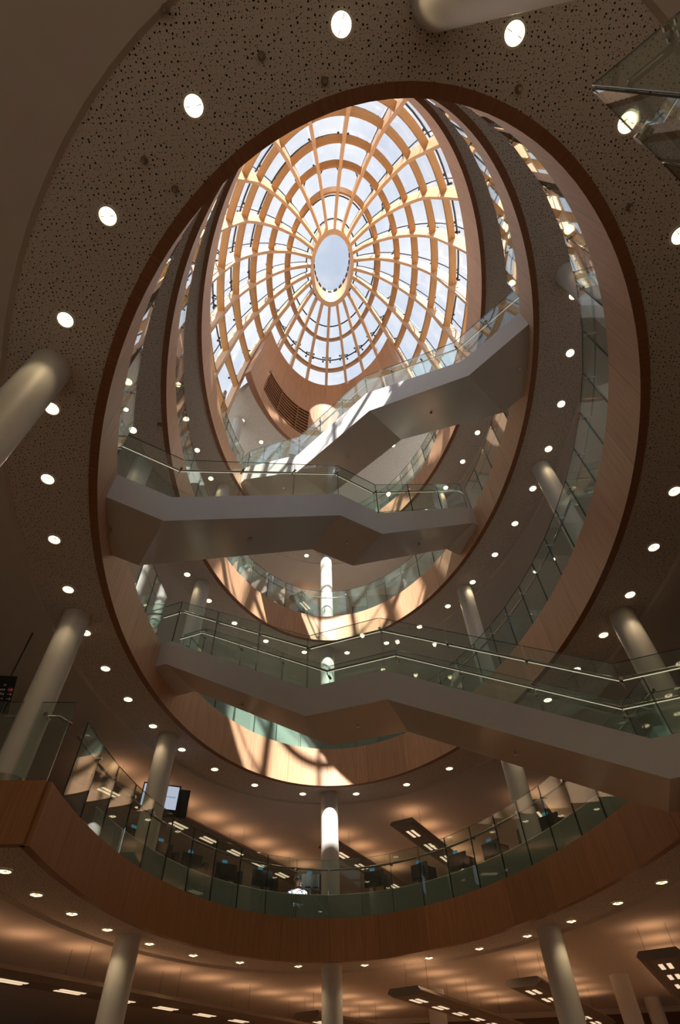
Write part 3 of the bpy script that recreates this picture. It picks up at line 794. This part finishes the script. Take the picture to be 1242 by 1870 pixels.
# ------------------------------------------------------------------ linear luminaires hung from the ceilings
D = Vector((.452, .892, 0)); NV = Vector((.892, -.452, 0))
lum_lamp = bpy.data.lights.new('luminaire_lamp', 'SPOT'); lum_lamp.energy = 20; lum_lamp.color = (1.0, .66, .40)
lum_lamp.spot_size = math.radians(150); lum_lamp.spot_blend = .6; lum_lamp.shadow_soft_size = .03
lum_lamp_low = lum_lamp.copy(); lum_lamp_low.energy = 42
def luminaire(start, length, z, zc, label, group, width=.74):
    a = Vector((start[0], start[1], z)); th = thing('linear_luminaire', label, 'luminaire', tuple(a), group)
    w = NV * width / 2
    m = MB()
    b = a + D * length
    lo, hi = .0, .10
    sec = [(-.5, .07), (-.34, .0), (.34, .0), (.5, .07), (.42, .14), (-.42, .14)]
    rows = [[q + NV * (width * x) + Vector((0, 0, y)) for x, y in sec] for q in (a, b)]
    m.grid(rows, closed=True); m.poly(rows[0]); m.poly(rows[1][::-1]); m.build('housing', M['lum'], th)
    n = int(length / 1.25); r = math.atan2(D.y, D.x)
    for i in range(n):
        c = a + D * (.75 + i * 1.25)
        for q in (-.07, .07):
            p = c + NV * q - Vector((0, 0, .004)); ms = MB()
            ms.box((p.x, p.y, p.z), (.55, .075, .008), r); ms.build('light_strip', M['strip'], th)
        p = c + Vector((0, 0, .15)); mu = MB(); mu.box((p.x, p.y, p.z), (.55, .46, .01), r); mu.build('uplight', M['up'], th)
        if i % 2 == 0:
            for q in (-.25, .25):
                p = c + NV * q; mw = MB(); mw.tube([p + Vector((0, 0, .1)), Vector((p.x, p.y, zc))], .003, 4); mw.build('hanging_wire', M['dark'], th)
    if zc < 8:
        for q in (.25, .6, .9):
            l = bpy.data.objects.new('lamp', lum_lamp if zc > 5 else lum_lamp_low); COL.objects.link(l); l.parent = th; l.location = D * length * q - Vector((0, 0, .04))
    return th
GG, GF = 'ground floor luminaires', 'first floor luminaires'
luminaire((-6.6, 9.4), 15, 3.38, SOF[1], 'long dark luminaire running across the bottom left, behind the left column', GG)
luminaire((.85, 14.55), 8.2, 3.4, SOF[1], 'luminaire hanging just right of the bottom middle column', GG)
luminaire((3.2, 14.1), 8.2, 3.4, SOF[1], 'luminaire hanging behind the bottom right column', GG)
luminaire((5.15, 11.95), 9.5, 3.4, SOF[1], 'wide luminaire at the bottom right corner', GG)
luminaire((-1.35, 17.2), 5.2, 3.4, SOF[1], 'luminaire end just left of the bottom middle column', GG)
luminaire((1.3, 15.9), 7.4, 7.02, SOF[2], 'luminaire right of the sunlit column on the computer floor', GF)
luminaire((-.75, 17.4), 6.2, 7.02, SOF[2], 'luminaire immediately behind the sunlit column on the computer floor', GF)
luminaire((-6.1, 12.3), 11, 7.02, SOF[2], 'luminaire left on the computer floor, behind the information screen', GF)
luminaire((4.6, 15.0), 7.5, 7.02, SOF[2], 'luminaire far right on the computer floor, behind the right column', GF)
luminaire((-2.0, 16.9), 5.5, 16.2, SOF[4], 'luminaire on the third floor, left of the bright white column', 'third floor luminaires')
luminaire((-3.4, 14.2), 5.5, 20.9, SOF[5], 'luminaire on the top floor behind the upper stair foot', 'top floor luminaires')

# ------------------------------------------------------------------ computers, desk and people on the first floor
ts, s0, s1 = arc_ts(-74, 88, .3)
m = MB(); zt = 5.475
rows = [[ep(t, .95, zt - .03) for t in ts], [ep(t, .95, zt) for t in ts], [ep(t, 1.62, zt) for t in ts], [ep(t, 1.62, zt - .03) for t in ts], [ep(t, .95, zt - .03) for t in ts]]
m.grid(rows, flip=True)
dk = thing('curved_desk', 'long curved computer desk behind the frosted screen of the lowest ring', 'desk', tuple(ep(5, .8, 4.76)))
m.build('desk_top', M['desk'], dk)
for t in (-70, -50, -30, -8, 14, 36, 58, 80):
    a, b = ep(t, 1.0), ep(t, 1.58); m = MB(); m.slab(a, b, .04, TOP[1], zt - .03); m.build('desk_leg', M['desk'], dk)
mon0 = None
def monitor(t, dy, label):
    global mon0
    p = ep(t, 1.15, zt); n_ = en(t); rz = math.atan2(n_.y, n_.x) + dy
    if mon0 is None:
        th = thing('computer', label, 'computer', group='computers on the curved desk')
        m = MB(); m.box((0, 0, .31), (.035, .52, .34)); m.box((-.03, 0, .30), (.03, .34, .20)); m.build('monitor', M['dark'], th)
        m = MB(); m.box((-.04, 0, .1), (.025, .07, .2)); m.box((-.02, 0, .008), (.17, .24, .016)); m.build('stand', M['dark'], th)
        m = MB(); m.box((.03, .05, .515), (.012, .13, .085)); m.build('seat_tag', M['bluetag'], th)
        m = MB(); m.box((.02, 0, .31), (.004, .48, .30)); m.build('display', M['screen'], th)
        m = MB(); m.box((.28, 0, .012), (.15, .42, .022)); m.build('keyboard', M['dark'], th)
        m = MB(); m.box((.02, -.33, .17), (.30, .10, .32)); m.build('case', M['dark'], th)
        mon0 = th; th.location = p; th.rotation_euler = (0, 0, rz)
    else:
        dup_tree(mon0, p, rz, label)
MT = [(-48.5, 'black computer behind the lowest ring glass, leftmost of the row'), (-41, 'black computer second from the left end of the row'),
      (-33, 'black computer right of the dark haired head, left of the speckled top'), (-24, 'black computer left of the person in a speckled top'),
      (-15, 'black computer between the speckled top and the patterned shirt'), (-3.2, 'black computer beside the person in a patterned shirt, left of the sunlit column'),
      (11.5, 'black computer first to the right of the sunlit column'), (22.5, 'black computer second to the right of the sunlit column'),
      (32, 'black computer beside the dark head right of the sunlit column'), (40.5, 'black computer fourth to the right of the sunlit column'),
      (49.5, 'black computer just left of the right column foot'), (55, 'black computer at the foot of the right column'),
      (66.5, 'black computer first beyond the right column'), (72.5, 'black computer second beyond the right column'), (80, 'black computer at the right end, under the lower stair')]
for t, lb in MT: monitor(t, random.uniform(-.3, .3), lb)
def person(t, off, label, shirt, hair, lean=0.0, face=math.pi, shift=0.0):
    """seated figure with hands on the desk, facing the desk (towards the opening)"""
    p = ep(t, off, TOP[1]); n_ = en(t); rz = math.atan2(-n_.y, -n_.x) + shift     # local +x faces the opening
    th = thing('person', label, 'person', tuple(p)); th.rotation_euler = (0, 0, rz)
    # skeleton joints (x forward, y left, z up), radius
    V = [((0, 0, .50), .15), ((.02, 0, .68), .145), ((.05, 0, .88), .155), ((.06, 0, 1.02), .085), ((.08, 0, 1.10), .055), ((.10, 0, 1.18), .085), ((.11, 0, 1.27), .088)]
    Eg = [(0, 1), (1, 2), (2, 3), (3, 4), (4, 5), (5, 6)]
    def add(parent, pts):
        i = parent
        for co, r in pts:
            V.append((co, r)); Eg.append((i, len(V) - 1)); i = len(V) - 1
        return i
    hands = []
    for s in (-1, 1):
        e = add(2, [((.06, .17 * s, .95), .065), ((.10, .23 * s, .74), .05), ((.30, .19 * s, .71), .038), ((.40, .15 * s, .715), .026), ((.45, .14 * s, .715), .03)])
        for k_, (dy_, ln) in enumerate(((-.03, .07), (-.01, .085), (.01, .08), (.03, .06))):
            add(e, [((.48, (.14 + dy_) * s, .72), .010), ((.48 + ln * .5, (.14 + dy_) * s, .718), .009), ((.48 + ln, (.14 + dy_ * 1.1) * s, .704), .008)])
        add(e, [((.45, (.14 - .045) * s, .71), .011), ((.485, (.14 - .065) * s, .705), .009)])
        k = add(0, [((.12, .10 * s, .49), .095), ((.44, .13 * s, .49), .07), ((.46, .13 * s, .10), .05), ((.47, .13 * s, .05), .045), ((.60, .14 * s, .035), .035)])
    me = bpy.data.meshes.new('body'); me.from_pydata([v[0] for v in V], Eg, []); o = bpy.data.objects.new('body', me); COL.objects.link(o); o.parent = th
    md = o.modifiers.new('skin', 'SKIN'); md.use_smooth_shade = True
    for i, sv in enumerate(me.skin_vertices[0].data):
        sv.radius = (V[i][1], V[i][1]); sv.use_root = (i == 0)
    o.modifiers.new('sub', 'SUBSURF').levels = 1; o.modifiers['sub'].render_levels = 1
    me.materials.append(M['skin'])
    # clothing: torso and sleeves
    def tubes(name, chains, mt):
        m = MB()
        for pts, rs in chains: m.tube(pts, rs, 12)
        return m.build(name, mt, None, smooth=True)
    c = tubes('top', [([(0, 0, .44), (.0, 0, .52), (.02, 0, .68), (.05, 0, .86), (.06, 0, .98), (.07, 0, 1.04)], [.17, .185, .175, .185, .13, .075])] +
              [([(.06, .11 * s, .96), (.07, .18 * s, .93), (.10, .235 * s, .74), (.22, .21 * s, .72)], [.085, .083, .066, .055]) for s in (-1, 1)], shirt); c.parent = th
    c = tubes('trousers', [([(.0, .08 * s, .50), (.14, .10 * s, .50), (.44, .13 * s, .50), (.465, .13 * s, .42), (.46, .13 * s, .10)], [.11, .11, .088, .08, .062]) for s in (-1, 1)], M['shirt3']); c.parent = th
    # face: nose, eyes, ears, hair
    m = MB(); m.tube([(.185, 0, 1.255), (.212, 0, 1.222), (.19, 0, 1.212)], [.010, .016, .012], 8)
    for s in (-1, 1): m.tube([(.10, .088 * s, 1.20), (.095, .10 * s, 1.235), (.10, .09 * s, 1.26)], [.014, .018, .012], 8)
    m.tube([(.175, -.025, 1.178), (.188, 0, 1.176), (.175, .025, 1.178)], .008, 6); c = m.build('face', M['skin'], None, smooth=True); c.parent = th
    m = MB()
    for s in (-1, 1): m.tube([(.176, .036 * s, 1.25), (.190, .034 * s, 1.25)], .010, 8)
    c = m.build('eye', M['dark'], None); c.parent = th
    m = MB(); n = 14
    rows = []
    for j in range(7):
        a = math.pi / 2 * j / 6 * 1.25; rr = .112 * math.sin(a); zz = 1.255 + .115 * math.cos(a)
        rows.append([(.095 + rr * math.cos(2 * math.pi * i / n) * (1.0 if math.cos(2 * math.pi * i / n) < .3 else .93), rr * math.sin(2 * math.pi * i / n), zz + (.05 * max(0, math.cos(2 * math.pi * i / n)) * j / 6)) for i in range(n)])
    m.grid(rows, closed=True); c = m.build('hair', hair, None, smooth=True); c.parent = th
    # chair
    return th
chair0 = None
def chair(t, off, label):
    global chair0
    p = ep(t, off, TOP[1]); n_ = en(t); rz = math.atan2(-n_.y, -n_.x)
    if chair0 is None:
        th = thing('desk_chair', label, 'chair', group='chairs at the curved desk')
        m = MB(); m.box((.08, 0, .36), (.46, .46, .06)); m.build('seat', M['dark'], th)
        m = MB(); m.box((-.2, 0, .68), (.04, .42, .42)); m.build('backrest', M['dark'], th)
        for x in (-.14, .28):
            for y in (-.2, .2): m = MB(); m.tube([(x, y, 0), (x * .9 + .008, y * .9, .34)], .016, 6); m.build('leg', M['steel'], th)
        th.location = p; th.rotation_euler = (0, 0, rz); chair0 = th
    else: dup_tree(chair0, p, rz, label)
PT = [(-5.3, 'person in a blue and white patterned shirt seated left of the sunlit column', M['shirt'], M['hair_grey']),
      (-19.5, 'person in a speckled top leaning low between two computers', M['shirt2'], M['hair']),
      (-37.2, 'person with dark hair seated at the left part of the desk', M['shirt3'], M['hair']),
      (36.4, 'person with dark hair seated right of the sunlit column', M['shirt3'], M['hair'])]
for (t, lb, sh, hr), cl in zip(PT, ('dark chair of the person in a patterned shirt', 'dark chair of the person in a speckled top', 'dark chair of the dark haired person on the left', 'dark chair of the dark haired person right of the sunlit column')):
    person(t, 1.88, lb, sh, hr); chair(t, 1.92, cl)

# ------------------------------------------------------------------ hanging screens, sign, corner guard
tv = thing('hanging_screen', 'pair of hanging information screens behind the left column, pale display facing us', 'screen', (-4.42, 12.75, 6.5))
def plate(m, c, w, h, th_, rz, tilt=0): m.box(c, (w, th_, h), rz)
m = MB(); m.box((-4.42, 12.72, 6.74), (.86, .07, .58), math.radians(24)); m.build('case', M['dark'], tv)
m = MB(); m.box((-4.43 + .017, 12.72 - .038, 6.75), (.79, .008, .49), math.radians(24)); m.build('display', M['screen'], tv)
m = MB(); m.box((-4.26, 12.95, 6.72), (.86, .07, .60), math.radians(24)); m.build('rear_case', M['dark'], tv)
m = MB(); m.tube([(-4.34, 12.84, 6.98), (-4.34, 12.84, SOF[2] - .045)], .025, 8); m.build('drop_pole', M['dark'], tv)
def text_mesh(cu):
    tmp = bpy.data.objects.new('tmp_text', cu); COL.objects.link(tmp)
    me = bpy.data.meshes.new_from_object(tmp.evaluated_get(bpy.context.evaluated_depsgraph_get()))
    COL.objects.unlink(tmp); bpy.data.objects.remove(tmp); bpy.data.curves.remove(cu)
    o = bpy.data.objects.new('lettering', me); COL.objects.link(o); return o
def text(s, loc, size, mt, parent, rot):
    cu = bpy.data.curves.new('lettering', 'FONT'); cu.body = s; cu.size = size; cu.extrude = .001; cu.materials.append(mt)
    o = text_mesh(cu); o.parent = parent; o.location = Vector(loc) - Vector(parent.location); o.rotation_euler = rot; return o
rt = math.radians(24)
def tvp(x, z): return (-4.42 + x * math.cos(rt) + .046 * math.sin(rt), 12.72 + x * math.sin(rt) - .046 * math.cos(rt), z)
text('You can', tvp(-.06, 6.82), .055, M['text_dark'], tv, (math.pi / 2, 0, rt)); text('use this computer', tvp(-.06, 6.75), .055, M['text_dark'], tv, (math.pi / 2, 0, rt)); text('for up to', tvp(-.06, 6.68), .055, M['text_dark'], tv, (math.pi / 2, 0, rt))
SG = None
sc['unused'] = 0
def unit(v): return Vector(v).normalized()
# black direction sign, tilted forward, on the left balcony
sr = Vector((-5.50, 7.63, 6.72)); sb = Vector((-5.34, 7.61, 6.05))     # top-right and bottom-right corners
sx = Vector((-.985, -.17, 0)).normalized()                             # towards its left end
sg = thing('direction_sign', 'black hanging direction sign with white words and arrows at the left edge', 'sign', tuple(sr))
nn = (sb - sr).cross(sx).normalized() * .03
m = MB(); a, b, c_, d_ = sr, sb, sb + sx * 1.7, sr + sx * 1.7
m.box8([b, c_, c_ + nn, b + nn, a, d_, d_ + nn, a + nn]); m.build('board', M['dark'], sg)
for q in (.1, 1.6):
    m = MB(); p = sr + sx * q; m.tube([p, Vector((p.x, p.y, SOF[2] - .05))], .012, 6); m.build('hanger', M['dark'], sg)
dn = (sb - sr).normalized(); Lh = (sb - sr).length
fr = nn.normalized()
cam_side = -1 if (Vector((0, 0, 1.6)) - sr).dot(fr) < 0 else 1
face = fr * (.004 if cam_side < 0 else .034) * (-1 if cam_side < 0 else 1)
if cam_side < 0: face = -fr * .004
else: face = nn + fr * .004
rotm = Matrix((-sx, -dn, (-sx).cross(-dn))).transposed().to_4x4()
def sign_text(s, q, d, size, align='RIGHT'):
    cu = bpy.data.curves.new('lettering', 'FONT'); cu.body = s; cu.size = size; cu.align_x = align; cu.extrude = .0005; cu.materials.append(M['text_light'])
    o = text_mesh(cu); o.parent = sg
    p = sr + sx * q + dn * d + face - Vector(sg.location)
    o.matrix_local = Matrix.Translation(p) @ rotm
def arrow(q, d, disc=False):
    c = sr + sx * q + dn * d + face; m = MB()
    if disc:
        dm = MB(); dm.poly([c - face * .2 + sx * (.043 * math.cos(i * .3142)) + dn * (.043 * math.sin(i * .3142)) for i in range(20)]); dm.build('red_disc', M['red'], sg)
    L = .033
    def bar(a, b):
        m.tube([a, b], .004, 5)
    e = c - sx * L; bar(c + sx * L, e); bar(e, e + sx * .022 - dn * .022); bar(e, e + sx * .022 + dn * .022); m.build('arrow', M['text_light'], sg)
lines = (('n', .20, False), ('ress', .285, True), ('Lifts', .37, False), ('ors', .455, False))
for s_, d, disc in lines: sign_text(s_, .135, d, .066 if s_ != 'n' else .085)
arrow(.055, .268, True); arrow(.055, .353); arrow(.055, .438)
# glass on the straight edge of the left balcony
lb = thing('glass_guard', 'straight glass guard on the left balcony below the black sign', 'balustrade', (pl.x, pl.y, TOP[1]))
dl = Vector((ql.x - pl.x, ql.y - pl.y, 0)).normalized()
for i in range(6):
    a = Vector((pl.x, pl.y, 0)) + dl * (i * 1.0 + .02); b = a + dl * .97
    m = MB(); m.slab(a, b, .02, TOP[1] - .03, TOP[1] + 1.15, edge_mi=1); m.build('glass_panel', [M['glass'], M['edge']], lb)
    m = MB(); e = Vector((-dl.y, dl.x, 0)); e = e if e.y > 0 else -e
    c0 = a + dl * .35; c0.z = TOP[1] + .93; m.tube([c0 - e * .06, c0 + e * .12], .02, 8); m.tube([c0 - e * .06, c0 - e * .03], .036, 12); m.build('bracket', M['steel'], lb, smooth=True)
r0 = Vector((pl.x, pl.y, TOP[1] + .99)) + e * .13 + dl * .25
m = MB(); m.tube([r0 - dl * .12 + e * .22, r0, r0 + dl * 6], .024, 10); m.build('handrail', M['rail'], lb, smooth=True)
# near corner guard above the viewer's right shoulder
cg = thing('glass_guard', 'near glass guard corner with steel handrail at the top right of the photo', 'balustrade', (1.73, .19, TOP[1]))
Vc = Vector((1.73, .19, 0)); d1 = Vector((.80, -.60, 0)); d2 = Vector((.82, .57, 0))
for dd in (d1, d2):
    for i in range(4):
        o0 = 0 if dd is d1 else -.36
        a = Vc + dd * (max(0, i * 1.1 + o0) + .012); b = Vc + dd * (i * 1.1 + 1.09 + o0)
        m = MB(); m.slab(a, b, .012, TOP[1] - .03, TOP[1] + 1.15, edge_mi=1); m.build('glass_panel', [M['glass'], M['edge']], cg)
ins = (d1 + d2).normalized()
hr = Vc + ins * .17; hr.z = TOP[1] + 1.02
m = MB(); m.tube([hr + d1 * 4, hr + d1 * .08, hr + d1 * .03 + d2 * .0 - ins * .0, hr + d2 * .03, hr + d2 * .08, hr + d2 * 4], .024, 12); m.build('handrail', M['rail'], cg, smooth=True)
for dd, oth in ((d1, d2), (d2, d1)):
    for i in range(3):
        c0 = Vc + dd * (.42 + 1.1 * i); c0.z = TOP[1] + .97; e = (oth - dd * oth.dot(dd)).normalized()
        m = MB(); m.tube([c0 - e * .05, c0 + e * .14], .016, 8); m.tube([c0 - e * .05, c0 - e * .02], .04, 14); m.tube([c0 + e * .02, c0 + e * .045], .036, 14); m.build('bracket', M['steel'], cg, smooth=True)
m = MB(); q1, q2 = Vc + d1 * 4.6, Vc + d2 * 4.6
pts = [Vc, q1, Vector((WX1, q1.y, 0)), Vector((WX1, q2.y, 0)), q2]
m.poly([(p.x, p.y, TOP[1] - .02) for p in pts]); m.poly([(p.x, p.y, SOF[1]) for p in pts][::-1])
for i in range(5):
    a, b = pts[i], pts[(i + 1) % 5]; m.quad((a.x, a.y, SOF[1]), (b.x, b.y, SOF[1]), (b.x, b.y, TOP[1] - .02), (a.x, a.y, TOP[1] - .02))
struct(m.build('floor', M['plaster']))

# ------------------------------------------------------------------ camera
W_, H_ = 1242, 1870; FPX = 969.0; VP = (582.9, 110.6)
up = Vector((VP[0] - W_ / 2, -(VP[1] - H_ / 2), -FPX)).normalized()
view = Vector((0, 0, -1)); fw = (view - up * view.dot(up)).normalized(); rg = fw.cross(up)
cd = bpy.data.cameras.new('camera'); cd.sensor_fit = 'VERTICAL'; cd.sensor_height = 36; cd.lens = FPX / H_ * 36; cd.clip_start = .05
cam = bpy.data.objects.new('camera', cd); COL.objects.link(cam)
cam.matrix_world = Matrix.Translation((0, 0, 1.6)) @ Matrix((rg, fw, up)).to_4x4()
sc.camera = cam
def unproject(x, y, z):
    d = Matrix((rg, fw, up)) @ Vector((x - W_ / 2, -(y - H_ / 2), -FPX)); return Vector((0, 0, 1.6)) + d * ((z - 1.6) / d.z)
SPL = ['beside the top left corner', 'left of the top middle downlight', 'above the rim, below the top middle downlight', 'between the two upper left downlights', 'below the upper left downlights near the rim',
       'right of the rim top, under the top column', 'on the upper right near the rim', 'on the left side near the rim']
sp0 = None
for (x, y), lb_ in zip(SPR, SPL):
    p = unproject(x, y, SOF[2])
    if lb_.startswith('beside'): p.z -= .045
    th = None
    if sp0 is None:
        th = thing('ceiling_sprinkler', '', 'sprinkler', group='sprinkler heads')
        m = MB(); m.cyl((0, 0, -.012), .035, .012, 16); m.build('rose', M['lum'], th); m = MB(); m.cyl((0, 0, -.05), .008, .04, 8); m.cyl((0, 0, -.055), .018, .006, 10); m.build('nozzle', M['steel'], th); sp0 = th; th.location = p
    else: th = dup_tree(sp0, p)
    th['label'] = 'small sprinkler head on the near soffit ' + lb_

# ------------------------------------------------------------------ light
sun = bpy.data.lights.new('sun', 'SUN'); sun.energy = 14.0; sun.angle = math.radians(.6); sun.color = (1.0, .93, .82)
so = bpy.data.objects.new('sun', sun); COL.objects.link(so)
SUN_EL, SUN_AZ = 43.6, 7.5       # azimuth: degrees of the travel direction towards -x from +y
el, az = math.radians(SUN_EL), math.radians(SUN_AZ)
tr = Vector((-math.sin(az) * math.cos(el), math.cos(az) * math.cos(el), -math.sin(el)))
so.rotation_euler = tr.to_track_quat('-Z', 'Y').to_euler(); so.location = (0, -10, 40)
w = bpy.data.worlds.new('sky'); sc.world = w; w.use_nodes = True; nt = w.node_tree; nt.nodes.clear(); L = nt.links.new
out = nt.nodes.new('ShaderNodeOutputWorld'); bg = nt.nodes.new('ShaderNodeBackground'); tc = nt.nodes.new('ShaderNodeTexCoord')
nz = nt.nodes.new('ShaderNodeTexNoise'); nz.inputs['Scale'].default_value = 3.4; nz.inputs['Detail'].default_value = 7; nz.inputs['Roughness'].default_value = .55
L(tc.outputs['Generated'], nz.inputs['Vector'])
rp = nt.nodes.new('ShaderNodeValToRGB'); rp.color_ramp.elements[0].position = .40; rp.color_ramp.elements[0].color = (.50, .60, .76, 1); rp.color_ramp.elements[1].position = .62; rp.color_ramp.elements[1].color = (.84, .87, .93, 1)
L(nz.outputs['Fac'], rp.inputs[0])
spw = nt.nodes.new('ShaderNodeSeparateXYZ'); L(tc.outputs['Generated'], spw.inputs[0])
hz = nt.nodes.new('ShaderNodeMapRange'); hz.inputs[1].default_value = -.03; hz.inputs[2].default_value = .03; L(spw.outputs[2], hz.inputs[0])
mg = nt.nodes.new('ShaderNodeMix'); mg.data_type = 'RGBA'; mg.inputs[6].default_value = (.30, .24, .205, 1); L(rp.outputs[0], mg.inputs[7]); L(hz.outputs[0], mg.inputs[0])
L(mg.outputs[2], bg.inputs[0]); bg.inputs[1].default_value = 1.02; L(bg.outputs[0], out.inputs[0])

# ------------------------------------------------------------------ render look
vs = sc.view_settings; vs.view_transform = 'Standard'; vs.look = 'None'; vs.gamma = 1.0; vs.use_curve_mapping = False; vs.exposure = 0.15
cy = sc.cycles
cy.max_bounces = 10; cy.diffuse_bounces = 5; cy.glossy_bounces = 4; cy.transmission_bounces = 4; cy.transparent_max_bounces = 28
cy.caustics_reflective = False; cy.caustics_refractive = False; cy.sample_clamp_indirect = 6.0
cy.use_denoising = True; cy.use_adaptive_sampling = True; cy.adaptive_threshold = .045
del sc['unused']
